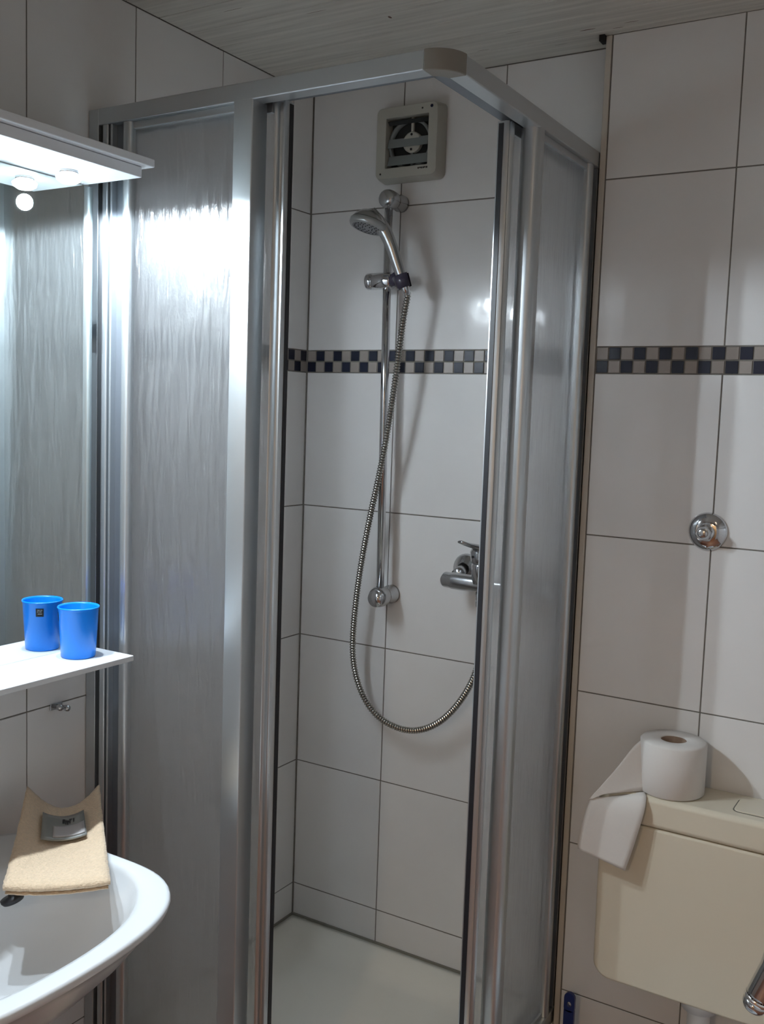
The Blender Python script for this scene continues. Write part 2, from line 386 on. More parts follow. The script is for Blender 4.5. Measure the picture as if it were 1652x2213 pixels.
# ------------------------------------------------------------------ shower cabin
ZT0, ZT1 = 1.829, 1.859
cab = thing('shower_enclosure', 'aluminium framed corner shower cabin with frosted sliding panels, open at the corner', 'shower cabin', (0, 0, 0))
def side(kind):
    def bxs(bm, s0, s1, d0, d1, z0, z1):
        if kind == 'A': box(bm, s0, s1, -d1, -d0, z0, z1)
        else: box(bm, W-(D-d0), W-(D-d1), -s1, -s0, z0, z1)
    def prs(bm, pts, z0, z1):
        if kind == 'A': prism(bm, [(s, -d) for s, d in pts], z0, z1)
        else: prism(bm, [(W-(D-d), -s) for s, d in pts], z0, z1)
    S1 = D-.048 if kind == 'B' else W-.048
    # header rail (outer skin with rolled lower lip)
    bm = bmesh.new(); bxs(bm, .001, S1, D-.030, D, ZT0, ZT1)
    obj('header_rail', bm, ALU, cab, bevel=.0022, seg=3)
    bm = bmesh.new(); bxs(bm, .03, S1-.01, D-.066, D-.032, ZT0+.011, ZT1-.004)
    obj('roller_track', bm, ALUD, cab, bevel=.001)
    # bottom rail
    bm = bmesh.new(); bxs(bm, .001, S1+.02, D-.040, D-.002, .0, .030); obj('floor_rail', bm, ALU, cab, bevel=.003)
    # wall profile
    wp = bmesh.new(); bxs(wp, .001, .026, D-.040, D+.001, .0, ZT1-.001)
    wpo = obj('wall_profile', wp, ALU, cab, bevel=.0012)
    bm = bmesh.new(); bxs(bm, .026, .034, D-.030, D-.010, .03, ZT0); obj('groove', bm, SEAL, wpo)
    # fixed panel: frame > pane
    bm = bmesh.new()
    prs(bm, rrect(.034, .048, D-.022, D-.001, .0030), .030, ZT0)
    bxs(bm, .052, .057, D-.022, D-.004, .030, ZT0)
    prs(bm, rrect(.082, .104, D-.026, D-.002, .008), .030, ZT0)
    bxs(bm, .104, .345, D-.022, D-.012, .030, .040); bxs(bm, .104, .345, D-.024, D-.010, ZT0-.012, ZT0)
    fx = obj('fixed_panel', bm, ALU, cab, bevel=.0008)
    bm = bmesh.new(); bxs(bm, .046, .086, D-.022, D-.016, .030, ZT0); obj('recess_strip', bm, ALUD, fx)  # flat frame web, its recess shade painted in with the darker metal
    bm = bmesh.new()
    if kind == 'A':
        prs(bm, rrect(.345, .386, D-.040, D, .0022), .028, ZT0+.001)
    else:
        prs(bm, rrect(.341, .379, D-.038, D, .014, 7), .028, ZT0+.001)
    obj('stile', bm, ALU, fx, smooth=True)
    for e in fx.children: 
        md = e.modifiers.new('es', 'EDGE_SPLIT'); md.split_angle = .7
    bm = bmesh.new(); bxs(bm, .100, .348, D-.0195, D-.0165, .036, ZT0-.008); obj('pane', bm, FROST, fx)
    # sliding panel: frame > pane, seal
    bm = bmesh.new()
    bxs(bm, .038, .392, D-.060, D-.046, .016, .034); bxs(bm, .038, .392, D-.060, D-.046, ZT0-.010, ZT0+.010)
    bxs(bm, .038, .056, D-.060, D-.044, .016, ZT0+.004)
    sl = obj('sliding_panel', bm, ALU, cab, bevel=.001)
    bm = bmesh.new()
    o = .007 if kind == 'A' else -.004
    d0 = D-.064
    pts = [(.390+o, d0), (.416+o, d0), (.417+o, d0+.016), (.4145+o, d0+.0215), (.411+o, d0+.0215), (.4085+o, d0+.016), (.4055+o, d0+.0115), (.4015+o, d0+.0115), (.3985+o, d0+.016), (.3965+o, d0+.0215), (.393+o, d0+.0225), (.390+o, d0+.018)]
    prs(bm, pts, .014, ZT0+.006)
    st = obj('stile', bm, ALU, sl, smooth=True)
    md = st.modifiers.new('es', 'EDGE_SPLIT'); md.split_angle = 1.0
    bm = bmesh.new(); bxs(bm, .416+o, .4182+o, d0+.003, d0+.012, .014, ZT0+.002); obj('seal', bm, SEAL, sl)
    bm = bmesh.new(); bxs(bm, .050, .396, D-.0545, D-.0515, .03, ZT0-.006); obj('pane', bm, FROST, sl)
side('A'); side('B')
# rounded corner caps, top and bottom
def corner(z0, z1, name, m, dep):
    bm = bmesh.new(); cx, cy = W-.048, -D+.048; n = 14; o1 = []; i1 = []
    for k in range(n+1):
        a = -PI/2 + k/n*PI/2; o1.append((cx+.0485*math.cos(a), cy+.0485*math.sin(a))); i1.append((cx+(.048-dep)*math.cos(a), cy+(.048-dep)*math.sin(a)))
    prism(bm, o1+i1[::-1], z0, z1)
    ob = obj(name, bm, m, cab, bevel=.002)
    return ob
corner(ZT0-.001, ZT1+.001, 'corner_cap', CAPM, .031)['label'] = 'rounded beige-grey plastic corner cap'
corner(0, .030, 'corner_cap', CAPM, .04)

# ------------------------------------------------------------------ extractor fan
fan = thing('extractor_fan', 'square yellowed plastic extractor fan with open louvres high on the shower wall', 'extractor fan', (.287, -.001, 1.938))
F = fan.location
def fb(nm, x0, x1, y0, y1, z0, z1, m, par=fan, bev=0, rx=0):
    bm = bmesh.new(); cx, cy, cz = (x0+x1)/2, (y0+y1)/2, (z0+z1)/2
    box(bm, x0-cx, x1-cx, y0-cy, y1-cy, z0-cz, z1-cz)
    ob = obj(nm, bm, m, par, bevel=bev); ob.location = (cx, cy, cz); ob.rotation_euler.x = rx; return ob
bm = bmesh.new(); hw = .080
outer_b = rrect(-hw-.004, hw+.004, -hw-.004, hw+.004, .014); outer_f = rrect(-hw+.001, hw-.001, -hw+.001, hw-.001, .013)
outer_m = rrect(-hw-.002, hw+.002, -hw-.002, hw+.002, .014)
inn = rrect(-.0545, .0565, -.056, .0555, .002)
R = [[bm.verts.new((x, yy, z)) for x, z in P] for P, yy in ((outer_b, 0), (outer_m, -.024), (outer_f, -.037), (inn, -.037), (inn, -.006))]
for a, b in zip(R, R[1:]):
    n = len(a)
    for i in range(n): bm.faces.new((a[i], a[(i+1) % n], b[(i+1) % n], b[i]))
bm.faces.new(R[-1])
hs = obj('housing', bm, FANM, fan, bevel=.001)
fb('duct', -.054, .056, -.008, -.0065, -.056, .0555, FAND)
bm = bmesh.new(); lathe(bm, [(.056, 0), (.056, .012), (.050, .012), (.050, 0)], axis((.001, -.010, -.002), (0, -1, 0)), 36, cap=False); obj('duct_ring', bm, FANS, fan, smooth=True)
bm = bmesh.new(); lathe(bm, [(.001, 0), (.0235, 0), (.0235, .010), (.021, .0125), (.001, .0125)], axis((.008, -.014, .0), (0, -1, 0)), 32); hub = obj('motor_hub', bm, FANM, fan, smooth=True)
md = hub.modifiers.new('es', 'EDGE_SPLIT'); md.split_angle = .7
for dz in (.0165, -.0165):
    bm = bmesh.new(); lathe(bm, [(.0028, 0), (.0028, .001)], axis((.008, -.0266, dz), (0, -1, 0)), 12); obj('screw', bm, DARK, hub)
fb('strut', .005, .011, -.024, -.018, .02, .055, FANM)
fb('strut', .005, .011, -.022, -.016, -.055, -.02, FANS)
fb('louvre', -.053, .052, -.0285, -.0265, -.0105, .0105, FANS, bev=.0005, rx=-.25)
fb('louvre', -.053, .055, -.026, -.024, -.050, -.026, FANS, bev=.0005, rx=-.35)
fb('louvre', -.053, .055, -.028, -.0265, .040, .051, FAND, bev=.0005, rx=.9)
for x, z, r, m in ((.064, .070, .0036, mat('fan_led', (.005, .01, .04), .2)), (.040, .068, .0020, INK), (-.066, -.068, .0022, INK)):
    bm = bmesh.new(); lathe(bm, [(r, 0), (r, .0008), (r*.5, .0012)], axis((x, -.0368, z), (0, -1, 0)), 14); obj('indicator', bm, m, hs)
bm = bmesh.new()
for k in range(6):
    box(bm, .033+k*.0043, .033+k*.0043+(.0033 if k % 2 else .0028), -.0376, -.0369, -.0645+(.001 if k % 3 == 1 else 0), -.0608)
obj('maker_mark', bm, INK, hs)

# ------------------------------------------------------------------ shower rail, slider, handset, hose
def mesh_thing(nm, bm, m, label, cat, **k):
    return tag(obj(nm, bm, m, None, **k), label, cat)
rail = thing('shower_rail', 'chrome vertical riser rail on two wall brackets in the shower', 'shower rail', (.262, 0, .885))
o = rail.location
rt, rb = Vector((.257, -.055, 1.812)), Vector((.2695, -.055, .878))
bm = bmesh.new(); tube(bm, [rt-o, rb-o], .0095, 20); obj('rail_tube', bm, CHROME, rail, smooth=True)
def bracket(p, r, nm):
    bm = bmesh.new()
    lathe(bm, [(r*.9, 0), (r*.92, .012), (r*.70, .026), (r*.72, .032), (r*.95, .040), (r, .050), (r, .062), (r*.9, .070), (r*.6, .0745), (.001, .0755)], axis(Vector((p[0]+.003, .0, p[2]))-o, (-.04, -1, 0)), 32)
    return obj(nm, bm, CHROMES, rail, smooth=True)
bracket((.2575, 0, 1.807), .0215, 'wall_bracket'); bracket((.268, 0, .888), .0245, 'wall_bracket')
bm = bmesh.new(); lathe(bm, [(.019, 0), (.0195, .002), (.0195, .006)], axis(rb-o+Vector((0, -.0175, .008)), (-.04, -1, 0)), 24); obj('bracket_button', bm, CHROME, rail, smooth=True)
# slider with clamp knob and handset fork
zs = 1.624; rx = .2595
sld = thing('slider_holder', 'chrome slider clamp with a dark fork holding the shower head on the riser rail', 'shower holder', (rx, -.055, zs))
bm = bmesh.new(); lathe(bm, [(.001, -.052), (.0175, -.052), (.0195, -.050), (.0195, -.038), (.0175, -.036), (.0175, -.034), (.0195, -.032), (.0195, .012), (.017, .015), (.001, .015)], Matrix.Rotation(PI/2, 4, 'Y'), 32)
kn = obj('clamp_knob', bm, CHROME, sld, smooth=True); md = kn.modifiers.new('es', 'EDGE_SPLIT'); md.split_angle = .8
PUR = mat('dark_holder_plastic', (.035, .03, .05), .25)
bm = bmesh.new(); tube(bm, [(.008, 0, 0), (.025, -.006, 0), (.038, -.022, .004)], [.016, .015, .013], 16); obj('arm', bm, PUR, sld, smooth=True)
hb = Vector((.328, -.098, 1.612)); hd = (Vector((.2850, -.122, 1.742))-hb).normalized()     # handle foot and direction
bm = bmesh.new(); n = 20; mt = axis(hb-Vector((rx, -.055, zs))+hd*-.012, hd); rr_ = []
for z, r in ((0, .0125), (.0, .017), (.03, .0195), (.03, .0150), (.0, .0125)):
    rr_.append([bm.verts.new(mt @ Vector((r*math.cos(PI*.62+(2*PI-1.1)*k/n), r*math.sin(PI*.62+(2*PI-1.1)*k/n), z))) for k in range(n+1)])
for a, b in zip(rr_, rr_[1:]):
    for k in range(n): bm.faces.new((a[k], a[k+1], b[k+1], b[k]))
obj('fork', bm, PUR, sld, smooth=True)
# handset
hs_ = thing('hand_shower', 'chrome hand shower with a round domed head resting in the slider', 'shower head', tuple(hb))
L = .125
hp = catmull([(0, 0, 0), tuple(hd*.04), tuple(hd*.085+Vector((.000, -.001, .002))), tuple(hd*.122+Vector((-.006, -.004, .004))), (Vector((.2585, -.140, 1.760))-hb)[:]], 8)
rads = [.0105+.0045*min(1, i/20)+(.003*max(0, (i-20)/12)) for i in range(len(hp))]
bm = bmesh.new(); tube(bm, hp, rads, 20); obj('handle', bm, CHROMES, hs_, smooth=True)
hc = Vector((.2585, -.138, 1.744)) - hb
fn = Vector((-.15, -.24, -.95)).normalized()
mh = axis(hc, fn)
bm = bmesh.new(); lathe(bm, [(.001, -.024), (.012, -.023), (.024, -.018), (.034, -.009), (.0395, .0), (.0405, .002)], mh, 36, cap=False); obj('dome', bm, CHROMES, hs_, smooth=True)
bm = bmesh.new(); lathe(bm, [(.0400, .0025), (.0425, .004), (.0425, .013), (.040, .017), (.034, .0175)], mh, 36, cap=False); obj('face_ring', bm, mat('pale_ring', (.42, .44, .44), .3, .6), hs_, smooth=True)
bm = bmesh.new(); lathe(bm, [(.001, .0160), (.0345, .0165)], mh, 36, cap=False); sp = obj('spray_plate', bm, mat('spray_plate', (.22, .23, .24), .4), hs_)
for ring_, cnt in ((.012, 8), (.021, 14), (.029, 20)):
    bm = bmesh.new()
    for k in range(cnt):
        lathe(bm, [(.0011, 0), (.0008, .0018)], mh @ Matrix.Translation((ring_*math.cos(2*PI*k/cnt), ring_*math.sin(2*PI*k/cnt), .0165)), 6)
    q = obj('nozzle_ring', bm, SEAL, sp)
# hose
hpts = [tuple(hb - hd*.004), tuple(hb-hd*.03), (.3262, -.092, 1.53), (.319, -.090, 1.46), (.305, -.086, 1.356), (.289, -.080, 1.271), (.269, -.0745, 1.174), (.246, -.070, 1.096), (.224, -.067, .984), (.207, -.064, .881), (.197, -.061, .755), (.2015, -.058, .700), (.234, -.055, .623), (.276, -.056, .593), (.333, -.058, .576), (.390, -.059, .580), (.448, -.060, .613), (.492, -.061, .666), (.524, -.063, .723), (.540, -.064, .767), (.545, -.068, .82), (.543, -.073, .872), (.541, -.075, .915)]
sm = catmull(hpts, 40)
for it in range(900):
    sm = sm[:60] + [(sm[i-1]+sm[i+1])/2 for i in range(60, len(sm)-30)] + sm[-30:]
# resample evenly
cum = [0]
for a, b in zip(sm, sm[1:]): cum.append(cum[-1]+(b-a).length)
tot = cum[-1]; step = .0016; k = 0; pts = []; rads = []; prof = (.0056, .0078, .0079, .0057)
for j in range(int(tot/step)):
    t_ = j*step
    while cum[k+1] < t_: k += 1
    pts.append(sm[k].lerp(sm[k+1], (t_-cum[k])/(cum[k+1]-cum[k]+1e-9))); rads.append(prof[j % 4])
bm = bmesh.new(); tube(bm, pts, rads, 10)
hose = thing('shower_hose', 'ribbed chrome flexible hose looping from the hand shower down to the mixer', 'shower hose', hpts[14])
oo = Vector(hpts[14])
bmesh.ops.translate(bm, verts=bm.verts[:], vec=-oo)
ht = obj('ribbed_tube', bm, [HOSEM, mat('hose_groove', (.05, .048, .042), .5, .6)], hose, smooth=True)
for i_, p_ in enumerate(ht.data.polygons):
    if (i_//10) % 4 == 3: p_.material_index = 1
bm = bmesh.new(); lathe(bm, [(.0095, 0), (.011, .004), (.011, .020), (.0085, .024)], axis(Vector(hpts[-1])-oo+Vector((0, 0, -.014)), (-.05, 0, 1)), 20); obj('coupling_nut', bm, CHROME, hose, smooth=True)
bm = bmesh.new(); lathe(bm, [(.0085, 0), (.0105, .02), (.0108, .03)], axis(hb-oo-hd*.030, hd), 20); obj('coupling_nut', bm, CHROME, hose, smooth=True)

# ------------------------------------------------------------------ mixer
mx = Vector((.541, -.066, .960))
mix = thing('shower_mixer', 'chrome single lever shower mixer on the wall half hidden behind the right sliding door', 'shower tap', (.541, 0, .96))
mo = Vector((.541, 0, .96))
for s in (-1, 1):
    bm = bmesh.new(); lathe(bm, [(.034, .0), (.034, .004), (.030, .012), (.017, .020), (.015, .022)], axis((s*.072, 0, .012), (0, -1, 0)), 32, cap=False); e = obj('wall_rosette', bm, CHROMES, mix, smooth=True)
    bm = bmesh.new(); tube(bm, [(s*.072, -.018, .012), (s*.072, -.052, .002)], .014, 20); obj('union', bm, CHROMES, e, smooth=True)
bm = bmesh.new()
tube(bm, catmull([(-.094, -.066, -.008), (-.088, -.068, -.008), (-.06, -.072, -.008), (0, -.074, -.008), (.06, -.072, -.008), (.088, -.068, -.008), (.094, -.066, -.008)], 6),
     [.006]+[.014]*3+[.0175]*6+[.019]*17+[.0175]*6+[.014]*3+[.006], 24)
obj('body', bm, CHROMES, mix, smooth=True)
bm = bmesh.new(); lathe(bm, [(.022, 0), (.0225, .040), (.021, .046)], axis((0, -.074, -.005), (0, -.08, 1)), 28); bb = obj('cartridge', bm, CHROME, mix, smooth=True)
bm = bmesh.new(); lathe(bm, [(.021, 0), (.024, .006), (.025, .026), (.021, .033), (.012, .037)], axis((0, -.078, .040), (0, -.10, 1)), 28); lv = obj('lever', bm, CHROMES, mix, smooth=True)
bm = bmesh.new(); A = [(0, -.066, .070), (-.004, -.10, .078), (-.010, -.135, .086), (-.014, -.155, .092)]; sec = []
for (x, yy, z), hw_, ht in zip(A, (.021, .017, .011, .008), (.008, .006, .004, .0035)):
    sec.append([bm.verts.new((x+hw_*math.cos(2*PI*k/16), yy, z+ht*math.sin(2*PI*k/16))) for k in range(16)])
for a, b in zip(sec, sec[1:]):
    for k in range(16): bm.faces.new((a[k], a[(k+1) % 16], b[(k+1) % 16], b[k]))
bm.faces.new(sec[0][::-1]); bm.faces.new(sec[-1]); obj('lever_blade', bm, CHROMES, lv, smooth=True)
bm = bmesh.new(); lathe(bm, [(.003, 0), (.003, .001)], axis((-.010, -.103, .055), (-.2, -1, 0)), 10); obj('index_dot', bm, SEAL, lv)
bm = bmesh.new(); tube(bm, [(0, -.075, -.024), (0, -.075, -.046)], .0115, 20); obj('outlet', bm, CHROME, mix, smooth=True)

# ------------------------------------------------------------------ stop valve on the prewall
vo = Vector((1.0180, -PW, 1.112)); sv = thing('stop_valve', 'round chrome stop valve rosette with a hexagonal nut on the tiles above the cistern', 'valve', tuple(vo))
bm = bmesh.new(); lathe(bm, [(.0375, 0), (.0375, .003), (.034, .008), (.026, .0125), (.017, .015), (.016, .015)], axis((0, 0, 0), (0, -1, 0)), 48); obj('rosette', bm, CHROME, sv, smooth=True)
bm = bmesh.new(); lathe(bm, [(.0165, .012), (.0165, .024), (.015, .027), (.012, .028)], axis((0, 0, 0), (0, -1, 0)), 32); obj('collar', bm, CHROME, sv, smooth=True)
bm = bmesh.new(); lathe(bm, [(.0145, .026), (.0155, .029), (.0155, .040), (.0135, .043)], axis((0, 0, 0), (0, -1, 0), .2), 6); nn = obj('hex_nut', bm, CHROMES, sv)
bm = bmesh.new(); lathe(bm, [(.0095, .042), (.0095, .047), (.007, .0485)], axis((0, 0, 0), (0, -1, 0)), 20); obj('spindle', bm, CHROMES, nn, smooth=True)

# ------------------------------------------------------------------ mirror with lit canopy and shelf
MX = .042; MY0, MY1 = -1.345, -.740
mir = thing('bathroom_mirror', 'wall mirror above the washbasin between the white lamp canopy and the white shelf', 'mirror', (0, (MY0+MY1)/2, .866))
mo = mir.location
bm = bmesh.new(); box(bm, .001, MX-.005, MY0+.01, MY1-.008, .867, 1.708, mo); obj('backing_board', bm, WHITEP, mir)
bm = bmesh.new(); box(bm, MX-.005, MX, MY0, MY1, .8629, 1.7095, mo); g_ = obj('mirror_glass', bm, [MIRROR, mat('glass_edge', (.35, .42, .40), .2)], mir)
for p in g_.data.polygons:
    p.material_index = 0 if p.normal.x > .9 else 1
can = thing('lamp_canopy', 'white canopy with lit halogen capsules above the bathroom mirror', 'lamp', (0, (MY0+MY1)/2, 1.71))
bm = bmesh.new(); box(bm, .001, .181, MY0-.018, -.757, 1.711, 1.729, can.location); obj('fascia_box', bm, WHITEP, can, bevel=.0012)
bm = bmesh.new(); box(bm, .001, .197, MY0-.035, -.742, 1.7295, 1.7435, can.location); obj('top_plate', bm, WHITEP, can, bevel=.002)
for yy in (-.845, -1.045, -1.245):
    lp = Vector((.098, yy, 1.698)) - can.location
    bm = bmesh.new(); lathe(bm, [(.016, .0125), (.016, .009), (.010, .008), (.006, .007)], Matrix.Translation(lp), 24); sk = obj('lamp_socket', bm, CHROME, can, smooth=True)
    bm = bmesh.new(); lathe(bm, [(.001, -.010), (.012, -.008), (.020, -.003), (.022, .003), (.016, .008)], Matrix.Translation(lp), 16); obj('halogen_capsule', bm, BULB, sk, smooth=True)
    ld = bpy.data.lights.new('halogen_light', 'SPOT'); ld.energy = LAMP_W; ld.spot_size = math.radians(180); ld.spot_blend = .10; ld.color = (.80, .91, 1.0); ld.shadow_soft_size = .014
    lo = bpy.data.objects.new('halogen_light', ld); link(lo, can); lo.location = lp + Vector((0.0, 0, -.030))
shf = thing('mirror_shelf', 'narrow white shelf under the mirror carrying the blue cup', 'shelf', (0, (MY0+MY1)/2, .85))
bm = bmesh.new(); box(bm, .001, .163, MY0-.006, -.7465, .852, .8625, shf.location); obj('shelf_board', bm, WHITEP, shf, bevel=.0015)
for yy in (-.80, -1.28):
    bm = bmesh.new(); box(bm, .001, .03, yy-.008, yy+.008, .838, .8515, shf.location); obj('shelf_bracket', bm, WHITEP, shf, bevel=.002)

# cup
cup = thing('tumbler', 'bright blue plastic tumbler on the white shelf in front of the mirror', 'cup', (.090, -.812, .8627))
bm = bmesh.new(); lathe(bm, [(.001, .0035), (.0285, .0035), (.0338, .0885), (.0345, .0915), (.0362, .0925), (.0372, .0905), (.0362, .0885), (.0352, .0865), (.0305, .002), (.0290, .0), (.001, .0)], Matrix(), 48, cap=False); obj('cup_body', bm, BLUEP, cup, smooth=True)
bm = bmesh.new(); n = 6
def cp(a, z, e=.0006):
    r = .0305+(.0352-.0305)*z/.0865+e; return (r*math.cos(a), r*math.sin(a), z)
a0 = math.radians(228)
g = [[bm.verts.new(cp(a0+.20-.40*i/n, .066+.015*j)) for i in range(n+1)] for j in (0, 1)]
for i in range(n): bm.faces.new((g[0][i], g[0][i+1], g[1][i+1], g[1][i]))
stk = obj('sticker', bm, INK, cup)
stk['label'] = 'small dark square sticker'
bm = bmesh.new()
for (i0, i1, z) in ((-.13, -.03, .0775), (.0, .12, .0775), (-.10, .02, .0745), (.05, .13, .0745), (-.12, .10, .0705)):
    v = [bm.verts.new(cp(a0+i0, z, .0009)), bm.verts.new(cp(a0+i1, z, .0009)), bm.verts.new(cp(a0+i1, z+.0014, .0009)), bm.verts.new(cp(a0+i0, z+.0014, .0009))]; bm.faces.new(v)
obj('sticker_print', bm, INKW, stk)

# hook pegs below the shelf
hk = thing('wall_hook', 'small chrome double peg hook on the tiles under the mirror shelf', 'hook', (0, -.787, .747))
bm = bmesh.new(); box(bm, 0.0005, .004, -.014, .014, -.006, .006); obj('hook_plate', bm, CHROMES, hk, bevel=.001)
for dy, dz in ((-.009, .003), (.008, -.002)):
    bm = bmesh.new(); lathe(bm, [(.0035, .0), (.0035, .014), (.0055, .016), (.0062, .020), (.0055, .024), (.002, .026)], axis((.003, dy, dz), (1, 0, 0)), 16); obj('peg', bm, CHROMES, hk, smooth=True)

# ------------------------------------------------------------------ washbasin
ZS = .556; YC = -1.160
wb_ = thing('washbasin', 'white ceramic washbasin with a broad rounded rim under the mirror', 'washbasin', (0, YC, ZS))
def outer(t):      # t: 0..1 around, starting at back left
    # superellipse front, straight back
    a = t*2*PI; c_, s_ = math.cos(a), math.sin(a); n_ = 4.3
    k = (abs(c_)**n_+abs(s_)**n_)**(-1/n_)
    x, yv = .2435+.2435*c_*k, .283*s_*k
    # front bow
    x -= .040*(yv/.283)**2*max(0, min(1, (x-.15)/.30))
    return x, yv
def inner(t):
    a = t*2*PI; c_, s_ = math.cos(a), math.sin(a); n_ = 2.7
    k = (abs(c_)**n_+abs(s_)**n_)**(-1/n_)
    x, yv = .285+.158*c_*k, .256*s_*k
    x -= .030*(yv/.243)**2*max(0, min(1, (x-.2)/.2))
    return x, yv
NS = 96
rows = []
def ring_o(sx, sy, z, x0=0): rows.append([(x0+(outer(i/NS)[0]-x0)*sx, outer(i/NS)[1]*sy, z) for i in range(NS)])
def ring_i(s, z, cx=.285): rows.append([(cx+(inner(i/NS)[0]-cx)*s, inner(i/NS)[1]*s, z) for i in range(NS)])
def ring_m(f, z): rows.append([(outer(i/NS)[0]*(1-f)+inner(i/NS)[0]*f, outer(i/NS)[1]*(1-f)+inner(i/NS)[1]*f, z) for i in range(NS)])
ring_o(.05, .05, -.205); ring_o(.45, .38, -.20); ring_o(.66, .58, -.175); ring_o(.78, .74, -.130); ring_o(.88, .87, -.080); ring_o(.945, .94, -.040); ring_o(.975, .975, -.022); ring_o(.995, .995, -.014); ring_o(1.0, 1.0, -.005)
ring_m(.06, -.0008); ring_m(.16, .0); ring_m(.7, -.0012); ring_m(.9, -.004); ring_m(1.0, -.011)
ring_i(.965, -.026); ring_i(.90, -.055); ring_i(.80, -.088); ring_i(.62, -.118); ring_i(.40, -.133); ring_i(.15, -.139); ring_i(.06, -.140)
bm = bmesh.new(); vr = [[bm.verts.new(p) for p in r] for r in rows]
for a, b in zip(vr, vr[1:]):
    for i in range(NS): bm.faces.new((a[i], a[(i+1) % NS], b[(i+1) % NS], b[i]))
bm.faces.new(vr[0][::-1]); bm.faces.new(vr[-1])
for v in bm.verts: v.co.x = max(v.co.x, .0015)
obj('bowl', bm, CERAM, wb_, smooth=True)
bm = bmesh.new(); lathe(bm, [(.001, 0), (.022, 0), (.024, -.002), (.024, -.006)], Matrix.Translation((.285, 0, -.1355)), 24); obj('drain', bm, CHROME, wb_, smooth=True)
fa = thing('basin_tap', 'chrome single lever basin tap at the back of the washbasin', 'tap', (.075, YC, ZS))
bm = bmesh.new(); lathe(bm, [(.026, 0), (.026, .004), (.022, .008), (.022, .06), (.02, .066)], Matrix(), 28); obj('tap_body', bm, CHROME, fa, smooth=True)
bm = bmesh.new(); tube(bm, catmull([(0, 0, .035), (.05, 0, .055), (.10, 0, .05), (.115, 0, .038)], 6), .012, 16); obj('spout', bm, CHROME, fa, smooth=True)
bm = bmesh.new(); tube(bm, [(0, 0, .068), (.04, 0, .085), (.08, 0, .095)], [.014, .009, .007], 14); obj('tap_lever', bm, CHROME, fa, smooth=True)
tp = thing('drain_trap', 'chrome bottle trap under the washbasin', 'pipe', (.24, YC, .30))
bm = bmesh.new(); tube(bm, [(0, 0, .056), (0, 0, -.06)], .016, 16); obj('tail_pipe', bm, CHROME, tp, smooth=True)
bm = bmesh.new(); lathe(bm, [(.02, -.14), (.032, -.13), (.032, -.05), (.02, -.045)], Matrix(), 24); obj('trap_cup', bm, CHROME, tp, smooth=True)
bm = bmesh.new(); tube(bm, [(0, 0, -.07), (-.2385, 0, -.07)], .014, 16); obj('waste_arm', bm, CHROME, tp, smooth=True)
# black plug lying in the bowl
bm = bmesh.new(); lathe(bm, [(.001, 0), (.0165, 0), (.019, .004), (.019, .008), (.006, .010), (.004, .014), (.001, .0145)], Matrix.Rotation(-.3, 4, 'Y') @ Matrix.Rotation(.15, 4, 'X'), 28)
pl = obj('basin_plug', bm, SEAL, None, smooth=True); pl.location = (.186, -1.030, .516); tag(pl, 'black rubber plug in the washbasin beside the towel corner', 'plug')

# ------------------------------------------------------------------ towel with soap sachet
tw = thing('guest_towel', 'folded cream terry guest towel lying across the washbasin rim', 'towel', (.17, -.92, ZS))
TL, TR, BR, BL = Vector((.050, -.893, .640)), Vector((.082, -.752, .607)), Vector((.347, -.975, .578)), Vector((.226, -1.083, .577))
def tow(uu, vv, lift=0):
    p = (TL*(1-uu)+TR*uu)*(1-vv) + (BL*(1-uu)+BR*uu)*vv
    k = 4*uu*(1-uu)
    p = p + Vector((.012, -.010, -.040))*k*(1-vv)**1.4          # sagging top edge, raised corners
    p.z += -.012*math.sin(PI*min(1, vv*1.0))*(.6+.4*k) + lift
    p += Vector((.006, -.004, -.002))*k*vv**3
    return p
def sheet(nm, inset, lift, th, par):
    bm = bmesh.new(); nu, nv = 26, 44; top = []; bot = []
    for j in range(nv+1):
        r1, r2 = [], []
        for i in range(nu+1):
            uu, vv = i/nu, j/nv
            uu2 = inset+(1-2*inset)*uu; vv2 = inset*.4+(1-inset)*vv
            e = min(uu, 1-uu)*nu/2; f = min(1, e)*min(1, (1-vv)*nv/2.5)*min(1, .35+vv*nv/2.5)
            p = tow(uu2, vv2, lift) + Vector((random.gauss(0, .00035), random.gauss(0, .00035), random.gauss(0, .0004)))
            hthick = th*(.30+.70*math.sqrt(max(0, min(1, f))))
            r1.append(bm.verts.new(p+Vector((0, 0, -th/2+hthick/2))-tw.location)); r2.append(bm.verts.new(p+Vector((0, 0, -th/2-hthick/2))-tw.location))
        top.append(r1); bot.append(r2)
    for j in range(nv):
        for i in range(nu):
            bm.faces.new((top[j][i], top[j][i+1], top[j+1][i+1], top[j+1][i])); bm.faces.new((bot[j][i], bot[j+1][i], bot[j+1][i+1], bot[j][i+1]))
    for j in range(nv):
        for i in (0, nu): bm.faces.new((top[j][i], top[j+1][i], bot[j+1][i], bot[j][i]))
    for i in range(nu):
        for j in (0, nv): bm.faces.new((top[j][i], top[j][i+1], bot[j][i+1], bot[j][i]))
    return obj(nm, bm, TERRY, par, smooth=True)
sheet('upper_fold', 0, 0.0, .0155, tw); sheet('lower_fold', .02, -.0145, .006, tw)
sac = thing('soap_sachet', 'small grey plastic sachet with a pale printed card lying on the cream towel', 'sachet', (.14, -.89, .60))
